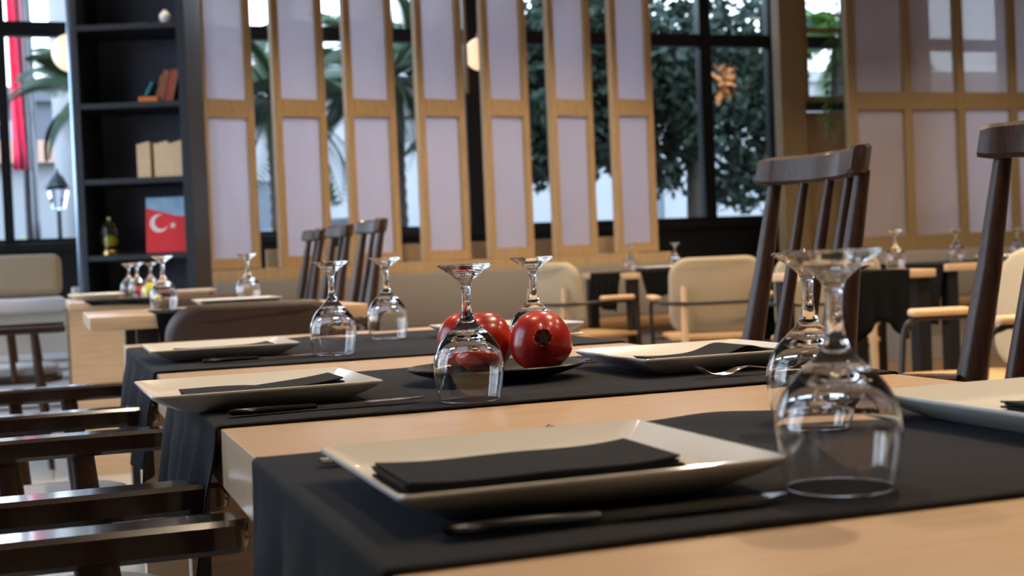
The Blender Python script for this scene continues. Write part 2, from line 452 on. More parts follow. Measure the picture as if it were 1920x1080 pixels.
# tall white column and banner
cb = BM(); lathe(cb, spline([(.0, -.05), (.26, -.05), (.24, .2), (.20, .4), (.19, 3), (.18, 6.5), (.28, 6.7), (.0, 6.7)], 3), 24)
tag(link('column', cb, 'ext_white', loc=(.36, 15.0, 0)), 'white round column outside the window left of the bookcase', 'column')
bn = thing('banner', 'long red and white banner hanging outside the leftmost window', 'banner', (-.13, 15.5, 0))
bb = BM()
def wavy(x0, x1, z0, z1, m, nm, par, amp=.03):
    b = BM(); nx, nz = 10, 12; g = []
    for j in range(nz + 1):
        row = []
        for i in range(nx + 1):
            x = x0 + (x1 - x0) * i / nx; z = z0 + (z1 - z0) * j / nz
            row.append(b.verts.new((x, amp * math.sin(i * 1.3 + j * .5), z)))
        g.append(row)
    for j in range(nz):
        for i in range(nx): b.faces.new((g[j][i], g[j][i + 1], g[j + 1][i + 1], g[j + 1][i]))
    o = link(nm, b, m, par); s = o.modifiers.new('s', 'SOLIDIFY'); s.thickness = .006; return o
wavy(-.12, .03, 2.1, 4.4, 'banner_red', 'cloth', bn); wavy(.03, .13, 1.3, 4.4, 'ext_white', 'white_edge', bn)
pb = BM(); tube(pb, [(.0, .02, -.05), (.0, .02, 4.5)], .03, 8); tube(pb, [(-.16, .02, 4.42), (.16, .02, 4.42)], .02, 8); link('pole', pb, 'black_frame', bn)
# street lantern
lt = thing('street_lantern', 'black street lantern seen through the leftmost window', 'lamp', (.17, 13.6, 0))
b = BM(); tube(b, [(0, 0, -.05), (0, 0, .4), (0, 0, 1.55)], [.05, .03, .022], 10); link('post', b, 'black_frame', lt)
b = BM(); lathe(b, [(.0, 1.55), (.06, 1.57), (.11, 1.78), (.0, 1.78)], 8); link('lantern_glass', b, 'cloche_glass', lt)
b = BM(); lathe(b, [(.0, 1.78), (.14, 1.78), (.07, 1.88), (.02, 1.92), (.0, 1.98)], 8); link('cap', b, 'black_frame', lt)

rnd = random.Random(7)
def leaf_cloud(b, c, rad, n, size, flat=1.0):
    for _ in range(n):
        u = Vector((rnd.gauss(0, 1), rnd.gauss(0, 1), rnd.gauss(0, 1))).normalized() * (rnd.random() ** .45)
        p = Vector(c) + Vector((u.x * rad[0], u.y * rad[1], u.z * rad[2]))
        d = Vector((rnd.uniform(-1, 1), rnd.uniform(-1, 1), rnd.uniform(-1, .6))).normalized()
        s = d.cross(Vector((rnd.uniform(-1, 1), rnd.uniform(-1, 1), rnd.uniform(-1, 1)))).normalized()
        L = size * rnd.uniform(.6, 1.3); wd = L * .32
        nrm = d.cross(s) * wd * .3
        a = b.verts.new(p); e = b.verts.new(p + d * L)
        l_ = b.verts.new(p + d * L * .5 + s * wd + nrm); r_ = b.verts.new(p + d * L * .5 - s * wd + nrm)
        b.faces.new((a, l_, e)); b.faces.new((a, e, r_))
def tree(label, x, y, trunk_h, clusters, m, dens, size, lean=0.0, group=None):
    t = thing('tree', label, 'tree', (x, y, -.05), 0, group)
    b = BM(); tube(b, spline([(0, 0, 0), (lean * .3, .02, trunk_h * .4), (lean, 0, trunk_h)], 5), [.13 - .06 * k / 10 for k in range(11)], 10)
    link('trunk', b, 'bark', t)
    b = BM()
    for (cx, cy, cz, r) in clusters: 
        leaf_cloud(b, (cx, cy, cz), (r, r, r * .8), int(dens * r * r), size)
        tube(b, [(lean, 0, trunk_h * .8), ((lean + cx) / 2, cy / 2, (trunk_h * .8 + cz) / 2 - .1), (cx, cy, cz)], [.04, .025, .008], 6)
    link('foliage', b, m, t, smooth=False)
    return t
def frond_mesh(L, m, name='frond'):
    b = BM(); n = 30
    pts = [(0, L * (k / n), L * (.32 * (k / n) - .62 * (k / n) ** 2.2)) for k in range(n + 1)]
    tube(b, pts, [.018 * (1 - k / n) + .003 for k in range(n + 1)], 5)
    for k in range(3, n):
        t_ = k / n; ll = L * .36 * math.sin(PI * min(1, t_ * .85 + .12)) + .04
        p = Vector(pts[k]); 
        for s in (-1, 1):
            for q in (0, .5):
                p2 = p + Vector((0, q * L / n, 0))
                tip = p2 + Vector((s * ll * .85, ll * .45, -ll * .38))
                mid = p2 + Vector((s * ll * .45, ll * .22, -ll * .05))
                wv = Vector((0, .014, .003))
                v = [b.verts.new(p2), b.verts.new(mid + wv), b.verts.new(tip), b.verts.new(mid - wv)]
                b.faces.new(v)
    me = bpy.data.meshes.new(name); b.to_mesh(me); b.free(); me.materials.append(MATS[m]); return me
def palm(label, x, y, h, L, m='leaf_green', n=20, group=None, seed=1, tr=.13):
    rr = random.Random(seed)
    t = thing('palm_tree', label, 'palm', (x, y, -.05), rr.uniform(0, 6), group)
    b = BM(); K = 40
    tube(b, [(.06 * math.sin(k / 14), 0, h * k / K) for k in range(K + 1)], [tr * (1 + .12 * (k % 2)) * (1.1 - .3 * k / K) for k in range(K + 1)], 12)
    link('trunk', b, 'bark', t)
    me = frond_mesh(L, m)
    for k in range(n):
        o = bpy.data.objects.new('frond', me); COL.objects.link(o); o.parent = t
        o.location = (.06 * math.sin(K / 14), 0, h)
        o.rotation_euler = (R(rr.uniform(-42, 58)), R(rr.uniform(-10, 10)), k * 2.399 + rr.uniform(-.2, .2))
        o.scale = (1, rr.uniform(.8, 1.1), 1)
palm('palm with wide fronds crossing the first two gaps of the slatted screen', 2.35, 13.9, 2.7, 1.35, n=22, seed=2, group='palms outside the windows')
palm('palm with pale fronds behind the third gap of the slatted screen', 3.75, 14.2, 3.0, 1.2, n=20, seed=5, group='palms outside the windows')
palm('palm standing behind the middle gap near the globe lamp', 5.25, 15.0, 2.5, 1.25, n=20, seed=9, group='palms outside the windows')
palm('palm seen through the small window above the wooden bay', 9.2, 13.7, 3.3, 1.3, n=18, seed=12, m='leaf_bright', group='palms outside the windows')
palm('thin palm outside the leftmost window by the red banner', .55, 13.0, 2.7, .9, n=14, seed=21, group='palms outside the windows', tr=.07)
tree('dark leafy tree filling the window right of the slatted screen', 7.0, 13.4, 2.6,
     [(-.5, 0, 3.1, .9), (.6, .2, 3.3, 1.0), (0, 0, 2.5, .7), (1.0, 0, 2.2, .55), (-.9, .2, 2.3, .55), (.7, .1, 1.75, .5), (-1.1, 0, 3.6, .8), (-.4, .1, 1.9, .4), (.2, .3, 2.9, .8), (.9, .3, 2.8, .6), (-.7, .3, 2.8, .6)], 'leaf_dark', 1900, .14)
b = BM(); leaf_cloud(b, (-.10, -.95, 2.70), (.10, .08, .22), 60, .10); tube(b, [(0, 0, 3.1), (-.05, -.5, 3.05), (-.10, -.95, 2.8)], [.02, .012, .004], 6)
link('orange_spray', b, 'leaf_autumn', [o for o in COL.objects if o.name.startswith('tree')][-1], smooth=False)
tree('tall dark tree behind the fifth gap of the slatted screen', 5.3, 13.2, 2.4,
     [(-.1, 0, 2.6, .6), (.1, .2, 3.3, .8), (-.5, 0, 3.2, .5), (.5, 0, 2.2, .5), (.0, 0, 1.95, .4), (.7, .2, 3.0, .6)], 'leaf_dark', 1900, .13, group=None)
tree('bushy green tree behind the sixth gap of the slatted screen', 6.15, 15.0, 2.7,
     [(-.2, 0, 3.3, .8), (.5, .2, 3.6, .8), (-.5, 0, 2.4, .6), (.4, 0, 2.5, .6)], 'leaf_green', 1700, .14)
tree('light green tree outside the leftmost window', -.1, 17.2, .7, [(0, 0, 1.15, .42), (.25, 0, .9, .3), (-.2, 0, .95, .3)], 'leaf_bright', 2200, .09)

# parked car
car = thing('car', 'white parked car seen low through the first gap of the slatted screen', 'car', (3.2, 16.6, -.05), R(0))
prof = [(-2.0, .25), (-2.02, .6), (-1.9, .88), (-1.2, .98), (-.55, 1.42), (.1, 1.52), (.9, 1.48), (1.6, 1.1), (1.98, 1.0), (2.02, .55), (2.0, .25)]
b = BM(); Mx = Matrix(((1, 0, 0, 0), (0, 0, 1, 0), (0, 1, 0, 0), (0, 0, 0, 1)))
prism(b, [tuple(v) for v in spline(prof, 5)], -.82, .82, Mx); bmesh.ops.bevel(b, geom=[e for e in b.edges if abs(e.verts[0].co.y - e.verts[1].co.y) < .01], offset=.04, segments=2, affect='EDGES')
link('body', b, 'car_white', car)
b = BM(); prism(b, [(-1.05, 1.0), (-.5, 1.36), (.15, 1.43), (.15, 1.0)], -.84, -.825, Mx); prism(b, [(.22, 1.0), (.22, 1.43), (.85, 1.40), (1.35, 1.08), (1.3, 1.0)], -.84, -.825, Mx)
link('side_window', b, 'car_glass', car)
for wx in (-1.25, 1.25):
    b = BM(); lathe(b, [(.0, -.1), (.30, -.1), (.33, -.06), (.33, .06), (.30, .1), (.0, .1)], 24); o = link('wheel', b, 'tyre', car, loc=(wx, -.78, .33), rot=(R(90), 0, 0))

# ================================================================ bookcase
bc = thing('bookcase', 'tall dark navy open bookcase standing left of the slatted screen', 'bookcase', (.575, 7.96, 0), R(-19.6))
BW, BD = .322, .40
b = BM()
addbx(b, -BW, -BW + .03, -.18, -.18 + BD, 0, 3.3); addbx(b, BW - .05, BW, -.18, -.18 + BD, 0, 3.3)
link('side_panel', b, 'shelf_paint', bc, smooth=False)
link('back_panel', bxx(-BW + .03, BW - .05, -.2 + BD, -.18 + BD, 0, 3.3), 'shelf_back', bc, smooth=False)
SHZ = [.09, .60, 1.02, 1.455, 1.885, 2.33, 2.80, 3.27]
sh = None
for z in SHZ:
    if sh is None:
        sh = link('shelf', bxx(-BW + .03, BW - .05, -.175, -.2 + BD, -.032, 0, .002), 'shelf_paint', bc, smooth=False); o = sh
    else: o = copy_tree(sh, bc)
    o.location = (0, 0, z)
link('edge_highlight', bxx(-BW - .028, -BW, -.18, -.14, 0, 3.3, .003), 'blue_highlight', bc)  # blue reflection along the edge, put in as a bright tinted strip
bcM = Matrix.Translation((.575, 7.96, 0)) @ Matrix.Rotation(R(-19.6), 4, 'Z')
def on_shelf(lx, ly, z): return bcM @ Vector((lx, ly, z))
def book(th, hh, dd, cover, page='paper_page'):
    t = thing('book', '', 'book')
    c = BM(); addbx(c, -th / 2, -th / 2 + .002, 0, dd, 0, hh); addbx(c, th / 2 - .002, th / 2, 0, dd, 0, hh); addbx(c, -th / 2 + .002, th / 2 - .002, 0, .003, 0, hh)
    link('cover', c, cover, t, smooth=False)
    link('pages', bxx(-th / 2 + .002, th / 2 - .002, .003, dd - .004, .004, hh - .004), page, t, smooth=False)
    return t
x = .248
specs = [(.026, .185, 'paper_brown', 'rightmost brown book leaning against the bookcase side on the upper shelf'),
         (.022, .180, 'paper_red', 'dark red book leaning between brown books on the upper shelf'),
         (.034, .178, 'paper_brown', 'thick brown book leaning in the middle of the upper shelf row'),
         (.020, .150, 'paper_brown', 'short brown book at the left end of the leaning upper row')]
for th, hh, cv, lb in specs:
    t = book(th, hh, .14, cv); t['label'] = lb; t['group'] = 'leaning books on the upper shelf'
    x -= th / math.cos(R(14)) / 1.0
    t.location = on_shelf(x - .012, -.12, 1.885 + .007)
    t.rotation_euler = (0, R(14), R(-19.6))
t = book(.014, .085, .12, 'paper_blue'); t['label'] = 'small blue book leaning left of the brown books on the upper shelf'
t.location = on_shelf(.07, -.13, 1.925); t.rotation_euler = (0, R(28), R(-19.6))
t = book(.03, .11, .13, 'paper_orange'); t['label'] = 'small orange book lying flat under the blue book on the upper shelf'
t.location = on_shelf(.03, -.14, 1.9015); t.rotation_euler = (0, R(90), R(-19.6))
xx = .270
nm = ['rightmost', 'second from the right', 'third from the right', 'fourth from the right', 'fifth from the right', 'sixth from the right', 'seventh from the right', 'eighth from the right', 'leftmost']
for k in range(9):
    th = (.030, .026, .034, .024, .028, .030, .026, .024, .026)[k]
    if k == 6: xx -= .022
    t = book(th - .001, .205 - .006 * (k % 3), .15, 'paper_tan')
    t['label'] = 'tan book on the shelf above the red magazine, %s' % nm[k]
    t['group'] = 'tan books on the middle shelf'
    t.location = on_shelf(xx - th / 2, -.12, 1.4565); t.rotation_euler = (0, 0, R(-19.6)); xx -= th
# red crescent cover standing on the lower shelf
mg = thing('magazine', 'large magazine with a blue sky and a red cover bearing a white crescent and star', 'magazine', on_shelf(.150, -.12, 1.0235), R(-19.6))
mg.rotation_euler = (R(-7), 0, R(-19.6))
link('pages', bxx(-.118, .118, .004, .016, 0, .318), 'cover_white', mg, smooth=False)
link('red_cover', prism(BM(), [(-.12, 0), (.12, 0), (.12, .205), (.05, .212), (-.03, .235), (-.12, .262)], -.004, 0, Matrix(((1, 0, 0, 0), (0, 0, 1, 0), (0, 1, 0, 0), (0, 0, 0, 1)))), 'cover_red', mg, smooth=False)
link('sky_cover', prism(BM(), [(.12, .32), (-.12, .32), (-.12, .262), (-.03, .235), (.05, .212), (.12, .205)], -.004, 0, Matrix(((1, 0, 0, 0), (0, 0, 1, 0), (0, 1, 0, 0), (0, 0, 0, 1)))), 'cover_sky', mg, smooth=False)
cres = [(.052 * math.cos(R(a)), .052 * math.sin(R(a))) for a in range(45, 316, 10)] + [(.016 + .041 * math.cos(R(a)), .041 * math.sin(R(a))) for a in range(298, 61, -10)]
cM = Matrix(((1, 0, 0, -.045), (0, 0, 1, 0), (0, 1, 0, .17), (0, 0, 0, 1))) @ Matrix.Rotation(R(25), 4, 'Z')
link('crescent', prism(BM(), cres, -.0055, -.0045, cM), 'cover_white', mg, smooth=False)
st = [((.021 if k % 2 == 0 else .009) * math.cos(R(90 + 36 * k)), (.021 if k % 2 == 0 else .009) * math.sin(R(90 + 36 * k))) for k in range(10)]
link('star', prism(BM(), st, -.0055, -.0045, Matrix(((1, 0, 0, .035), (0, 0, 1, 0), (0, 1, 0, .155), (0, 0, 0, 1)))), 'cover_white', mg, smooth=False)
# cloche
cl = thing('glass_cloche', 'small glass cloche with a yellow ornament inside, left on the lower shelf', 'ornament', on_shelf(-.19, -.08, 1.0205))
link('base', lathe(BM(), [(0, 0), (.05, 0), (.052, .012), (.045, .03), (0, .03)], 24), 'gold', cl)
pr = spline([(.045, .031), (.046, .12), (.038, .17), (.018, .195), (.0, .2)], 4)
pri = [(max(0, r - .002), z - .002 if z > .05 else z) for r, z in [tuple(v) for v in pr]][::-1]
link('dome', lathe(BM(), [tuple(v) for v in pr] + pri, 24), 'cloche_glass', cl)
b = BM(); bmesh.ops.create_icosphere(b, subdivisions=3, radius=.028, matrix=Matrix.Translation((0, 0, .082)) @ Matrix.Scale(1.25, 4, (0, 0, 1))); link('yellow_ball', b, 'lemon_skin', cl)
b = BM(); bmesh.ops.create_icosphere(b, subdivisions=2, radius=.011, matrix=Matrix.Translation((0, 0, .211))); link('knob', b, 'white_glaze', cl)
wb = thing('white_vase', 'tiny round white vase on the upper edge of the bookcase', 'vase', on_shelf(.205, -.13, 2.3305))
link('body', lathe(BM(), [tuple(v) for v in spline([(0, 0), (.018, 0), (.034, .025), (.032, .05), (.014, .066), (.016, .074), (0, .07)], 4)], 24), 'white_glaze', wb)

# ================================================================ pendants
def pendant(x, y, z, r, label):
    t = thing('pendant_lamp', label, 'lamp', (x, y, z), 0, 'round pendant lamps')
    b = BM(); bmesh.ops.create_uvsphere(b, u_segments=32, v_segments=20, radius=r); link('globe', b, 'globe_glow', t)
    link('cap', lathe(BM(), [(0, r - .01), (.03, r - .01), (.03, r + .03), (.01, r + .045), (0, r + .045)], 16), 'brass_rod', t)
    b = BM(); tube(b, [(0, 0, r + .04), (0, 0, H - z)], .004, 6); link('cord', b, 'black_frame', t)
pendant(3.28, 9.75, 2.50, .128, 'glowing globe pendant lamp half hidden behind the slatted screen')
pendant(.245, 9.3, 2.40, .128, 'glowing globe pendant lamp left of the bookcase')
hb = thing('hanging_wood_slats', 'pair of thin wooden slats hanging on a cord beside the globe lamp', 'decoration', (2.95, 9.25, 0))
for dx, z0 in ((-.03, 2.10), (.045, 2.13)):
    link('slat', bxx(dx - .012, dx + .012, -.008, .008, z0, 2.95, .002), 'rope_wood', hb)
b = BM(); tube(b, [(-.03, 0, 2.9), (-.01, 0, H)], .005, 6); tube(b, [(.045, 0, 2.9), (-.01, 0, H)], .005, 6); link('cord', b, 'black_frame', hb)

# ceiling spot lamps
def spot(x, y, e, label):
    t = thing('ceiling_spotlight', label, 'lamp', (x, y, 0), 0, 'ceiling spotlights')
    link('housing', lathe(BM(), [(0, H - .001), (.05, H - .001), (.05, H - .16), (.044, H - .16), (.044, H - .12), (0, H - .12)], 24), 'black_metal', t)
    link('bulb', lathe(BM(), [(0, H - .121), (.04, H - .121), (.036, H - .135), (0, H - .14)], 20), 'bulb_glow', t)
    ld = bpy.data.lights.new('spot_light', 'SPOT'); lo = bpy.data.objects.new('spot_light', ld); COL.objects.link(lo); lo.parent = t
    lo.location = (0, 0, H - .165); ld.energy = e; ld.color = (1, .79, .55); ld.shadow_soft_size = .04; ld.spot_size = R(120); ld.spot_blend = .7
names_x = {0: 'left', 1: 'middle', 2: 'right', 3: 'second from the right', 4: 'added far right'}
k = 0
for yi, y in enumerate((-1.4, .6, 2.2, 4.0, 5.8, 7.6)):
    for xi, x in enumerate((.35, 1.9, 3.6, 5.4, 7.2)):
        e = (40, 125, 155, 110, 110)[xi]
        if y > 5: e *= .8
        e *= .85
        if y < 0: e *= .12
        elif y < 1: e *= .45
        if xi == 4 and y < 3: continue  # last column is added, to brighten the right paper screen
        row = ('behind the camera', 'above the near place settings', 'above the pomegranates', 'above the leather chairs', 'above the upholstered chairs', 'in front of the screens')[yi]
        spot(x, y, e, '%s ceiling spotlight in the row %s' % (names_x[xi], row))

# ================================================================ dining table (main)
TX0, TX1, TT = .163, .98, .75
mt = thing('dining_table', 'long pale oak dining table in the foreground set with dark runners', 'table', (0, 0, 0))
link('tabletop', bxx(TX0, TX1, -.25, 3.125, TT - .061, TT, .0018), 'oak_table', mt)
for y in (-.1, 1.98, 3.02):
    link('leg', bxx(TX0 + .02, TX1 - .02, y - .025, y + .025, 0, TT - .0612, .002), 'oak_table', mt)

def runner(label, y0, y1, x0, x1, top, drop, seed, group, ny=44, hang_extra=.02, mname='runner_cloth'):
    rr = random.Random(seed); ph = [rr.uniform(0, 6) for _ in range(6)]
    r = .002; cl = .0022; ro = .0042
    path = []   # (x, z, side(-1 left/0/1 right), t)
    nd = 16
    def dropside(s):
        L = []
        for k in range(nd + 1):
            L.append((k / nd))
        return L
    for t_ in dropside(1)[::-1]: path.append(('R', t_))
    for k in range(1, 5): path.append(('RC', k / 5))
    nx = 60
    for k in range(nx + 1): path.append(('T', k / nx))
    for k in range(1, 5): path.append(('LC', k / 5))
    for t_ in dropside(-1): path.append(('L', t_))
    b = BM(); g = []
    for j in range(ny + 1):
        v = j / ny; y = y0 + (y1 - y0) * v; row = []
        for kind, t_ in path:
            if kind == 'T':
                x = (x1 - r) + ((x0 + r) - (x1 - r)) * t_
                z = top + .0026 + .0006 * math.sin(x * 23 + ph[0] + y * 7) * math.sin(y * 17 + ph[1])
                # soft lifted wrinkle near the far hem
                z += .004 * math.exp(-((x - (x0 + x1) / 2 - .02) / .05) ** 2) * max(0, v - .86) / .14
                yy = y + .003 * math.sin(x * 14 + ph[2]) * (1 if v > .5 else .3)
                row.append((x, yy, z))
            elif kind in ('LC', 'RC'):
                a = R(90 * t_) if kind == 'LC' else R(90 * (1 - t_))
                s = -1 if kind == 'LC' else 1
                xc = (x0 + r) if s < 0 else (x1 - r)
                row.append((xc + s * (r + ro) * math.sin(a), y, top - r + (r + .0026) * math.cos(a)))
            else:
                s = -1 if kind == 'L' else 1
                xe = x0 if s < 0 else x1
                dl = drop * (1 + .10 * math.sin(y * 9 + ph[3])) + hang_extra * max(0, 1 - v * 7)
                wave = .5 + .5 * math.sin((v - .5) * (24 + 4 * math.sin(ph[4])) + ph[5] + t_ * .8)
                wave2 = .5 + .5 * math.sin((v - .5) * 47 + ph[2])
                off = ro + (.003 + .024 * t_) * wave * min(1, t_ * 3) + .006 * wave2 * t_
                yy = (y0 + y1) / 2 + (y - (y0 + y1) / 2) * (1 - .06 * t_)
                row.append((xe + s * off, yy, top - r - dl * t_))
        g.append([b.verts.new(p) for p in row])
    for j in range(ny):
        for i in range(len(path) - 1):
            b.faces.new((g[j][i], g[j][i + 1], g[j + 1][i + 1], g[j + 1][i]))
    o = link('table_runner', b, mname, None, angle=60)
    s = o.modifiers.new('thickness', 'SOLIDIFY'); s.thickness = .0018; s.offset = 0
    tag(o, label, 'table runner', group); return o
RG = 'dark runners across the long table'
runner('dark charcoal table runner under the nearest place settings', .665, 1.122, TX0, TX1, TT, .19, 3, RG)
runner('dark charcoal table runner under the pomegranate dish', 1.368, 1.915, TX0, TX1, TT, .155, 8, RG, hang_extra=.05)
runner('dark charcoal table runner at the far end of the long table', 2.175, 2.93, TX0, TX1, TT, .155, 5, RG)
ZR = TT + .0040       # top of the cloth

# ---------------------------------------------------------------- plates
def make_plate(hx=.13, hy=.118, h=.024):
    b = BM(); n = 7
    rings = []
    def ring(f, z, r, off=0): return [(x, y, z) for x, y in rrect(hx * f - off, hy * f - off, r, n)]
    rings.append(ring(.69, .0, .008)); rings.append(ring(.705, .0006, .009)); rings.append(ring(.73, .0022, .009)); rings.append(ring(.87, .0108, .010))
    rings.append(ring(.985, h - .0045, .009)); rings.append(ring(.998, h - .0028, .009)); rings.append(ring(1.0, h - .0012, .009)); rings.append(ring(.997, h - .0002, .009))
    rings.append(ring(.990, h + .0002, .009)); rings.append(ring(.982, h - .0006, .009))
    rings.append(ring(.93, h - .0052, .010)); rings.append(ring(.86, h - .0120, .012)); rings.append(ring(.83, h - .0142, .012)); rings.append(ring(.79, h - .0150, .012)); rings.append(ring(.40, h - .0154, .01))
    loft(b, rings)
    return link('plate', b, 'porcelain', None, angle=22)
pl0 = make_plate()
pl0['category'] = 'plate'
PG = 'rectangular white plates on the long table'
plates = [((.316, .852, ZR), 0, 'white rectangular plate nearest the camera with a folded dark napkin'),
          ((.231, 1.592, ZR), R(1), 'white rectangular plate overhanging the table left edge before the pomegranates'),
          ((.295, 2.45, ZR), R(0), 'white rectangular plate on the far runner, left side'),
          ((.828, .905, ZR), R(-1), 'white rectangular plate at the right picture edge behind the big glasses'),
          ((.832, 1.615, ZR), R(0), 'white rectangular plate right of the pomegranate dish'),
          ((.885, 2.55, ZR), R(0), 'white rectangular plate behind the pomegranates on the far runner')]
for i, (loc, rz, lb) in enumerate(plates): place(pl0, i == 0, lb, loc, rz, PG)

# ---------------------------------------------------------------- napkins
def make_napkin(seed, L=.20, W=.095, bend=0, lift=.004, far=0.0):
    rr = random.Random(seed); b = BM(); nl = 4
    for q in range(nl):
        th = .0016; z0 = q * .0019
        nx, ny = 24, 8; gt = []; gb = []
        x0 = -L / 2 + rr.uniform(-.002, .002); x1 = L / 2 + rr.uniform(-.004, .004); y0 = -W / 2 + rr.uniform(-.002, .002); y1 = W / 2 + rr.uniform(-.002, .002)
        for j in range(ny + 1):
            rt = []; rb = []
            for i in range(nx + 1):
                u, v = i / nx, j / ny
                x = x0 + (x1 - x0) * u; y = y0 + (y1 - y0) * v
                spread = lift * (q / (nl - 1)) * (abs(2 * u - 1) ** 3) * (1 if u > .5 else .5)
                if bend > 0: hump = bend * (math.sin(PI * min(1, u * 2)) * .45 if u < .5 else math.sin(PI * (u - .5) * .95) ** 1.2) * (.4 + .6 * q / nl)
                elif bend < 0: hump = -bend * math.exp(-((u - .72) / .16) ** 2) * (.4 + .6 * q / nl)
                else: hump = 0
                z = z0 + spread + hump + .0006 * math.sin(u * 9 + q) + far * v * .5
                rt.append(b.verts.new((x, y, z + th))); rb.append(b.verts.new((x, y, z)))
            gt.append(rt); gb.append(rb)
        for j in range(ny):
            for i in range(nx):
                b.faces.new((gt[j][i], gt[j][i + 1], gt[j + 1][i + 1], gt[j + 1][i])); b.faces.new((gb[j][i], gb[j + 1][i], gb[j + 1][i + 1], gb[j][i + 1]))
        for i in range(nx):
            b.faces.new((gb[0][i], gb[0][i + 1], gt[0][i + 1], gt[0][i])); b.faces.new((gt[ny][i], gt[ny][i + 1], gb[ny][i + 1], gb[ny][i]))
        for j in range(ny):
            b.faces.new((gt[j][0], gt[j + 1][0], gb[j + 1][0], gb[j][0])); b.faces.new((gb[j][nx], gb[j + 1][nx], gt[j + 1][nx], gt[j][nx]))
    return link('napkin', b, 'napkin_cloth', None, angle=50)
NG = 'folded dark napkins on the plates'
ZN = ZR + .0100
for loc, rz, args, lb in [
        ((.308, .853, ZN), R(-1), dict(seed=1, L=.195, W=.095, lift=.0035), 'folded charcoal napkin on the plate nearest the camera'),
        ((.235, 1.560, ZN), R(1), dict(seed=2, L=.180, W=.08, bend=.007), 'charcoal napkin with two humps on the plate overhanging the table edge'),
        ((.300, 2.42, ZN), R(0), dict(seed=3, L=.17, W=.09, bend=.002), 'flat charcoal napkin on the left plate of the far runner'),
        ((.845, .875, ZN), R(-2), dict(seed=4, L=.16, W=.085, lift=.003), 'charcoal napkin on the plate at the right picture edge'),
        ((.835, 1.58, ZN), R(2), dict(seed=5, L=.18, W=.085, bend=-.014), 'charcoal napkin with a raised fold on the plate right of the pomegranates'),
        ((.885, 2.52, ZN), R(0), dict(seed=6, L=.16, W=.08, bend=.002), 'charcoal napkin on the plate behind the pomegranates')]:
    o = make_napkin(**args); o.location = loc; o.rotation_euler = (0, 0, rz); tag(o, lb, 'napkin', NG)

# ---------------------------------------------------------------- wine glass, upside down
def make_glass(seg=72, simple=False):
    t = thing('wine_glass', '', 'wine glass')
    outer = [(.0368, .0003), (.0380, .006), (.0404, .018), (.0422, .030), (.0428, .040), (.0421, .050), (.0396, .060), (.0350, .070), (.0285, .079), (.0205, .087), (.0130, .0945), (.0088, .1015)]
    inner = [(.0362, .0003), (.0372, .006), (.0395, .018), (.0412, .030), (.0417, .040), (.0408, .050), (.0380, .059), (.0330, .0670), (.0262, .0735), (.0180, .0775), (.0090, .0795), (0, .0800)]
    po = [tuple(v) for v in spline(outer, 4)]; pi = [tuple(v) for v in spline(inner, 4)]
    pi = [(max(0, r), z) for r, z in pi]; pi[-1] = (0, pi[-1][1])
    prof = pi[::-1] + [(.0365, 0.0)] + po
    link('bowl', lathe(BM(), prof, seg), 'clear_glass', t, angle=80)
    stem = spline([po[-1], (.0070, .108), (.0058, .117), (.0054, .127), (.0056, .136), (.0068, .1425), (.0100, .1480)], 5)
    link('stem', lathe(BM(), [tuple(v) for v in stem], seg), 'clear_glass', t, smooth='raw' if False else True, angle=80)
    foot = [tuple(v) for v in spline([(.0100, .1480), (.0150, .1525), (.0215, .1575), (.0285, .1622), (.0325, .1650), (.0337, .1664)], 5)]
    k = [(r + (.00025 * math.sin(i * 1.7) if 2 < i < 20 else 0), z) for i, (r, z) in enumerate(foot)]
    top = [(.0338, .1672), (.0330, .1679), (.0300, .1676), (.0220, .1664), (.0120, .1655), (.0, .1652)]
    link('foot', lathe(BM(), k + top, seg), 'clear_glass', t, angle=80)
    return t
gl0 = make_glass()
# lathe surfaces are open parts of one closed surface: force outward normals by hand
for ch in gl0.children:
    me = ch.data
    b = bmesh.new(); b.from_mesh(me)
    ref = {'bowl': 'bowl', 'stem': 'stem', 'foot': 'foot'}[ch.name.split('.')[0]]
    # choose a test face on the outer side
    best = max(b.faces, key=lambda f: (f.calc_center_median().xy.length))
    c = best.calc_center_median(); n_ = best.normal
    if n_.x * c.x + n_.y * c.y < 0:
        bmesh.ops.reverse_faces(b, faces=b.faces)
    b.to_mesh(me); b.free()
GG = 'upturned wine glasses on the long table'
glasses = [((.483, .738, ZR), (.955, .955, .925), 'largest upturned wine glass, at the front right beside the nearest plate'),
           ((.649, 1.033, ZR), (.93, .93, .91), 'upturned wine glass partly hidden behind the largest one'),
           ((.447, 1.418, ZR), (.935, .935, .915), 'upturned wine glass in front of the pomegranates'),
           ((.674, 1.810, ZR), (.96, .96, .945), 'upturned wine glass rising behind the right pomegranate'),
           ((.480, 2.315, ZR), (.97, .97, .985), 'upturned wine glass at the left end of the middle row beside the far left plate'),
           ((.674, 2.690, ZR), (1.0, 1.0, 1.01), 'upturned wine glass between the far left glass and the pomegranates')]
for i, (loc, sc_, lb) in enumerate(glasses): place(gl0, i == 0, lb, loc, 0, GG, scale=sc_)

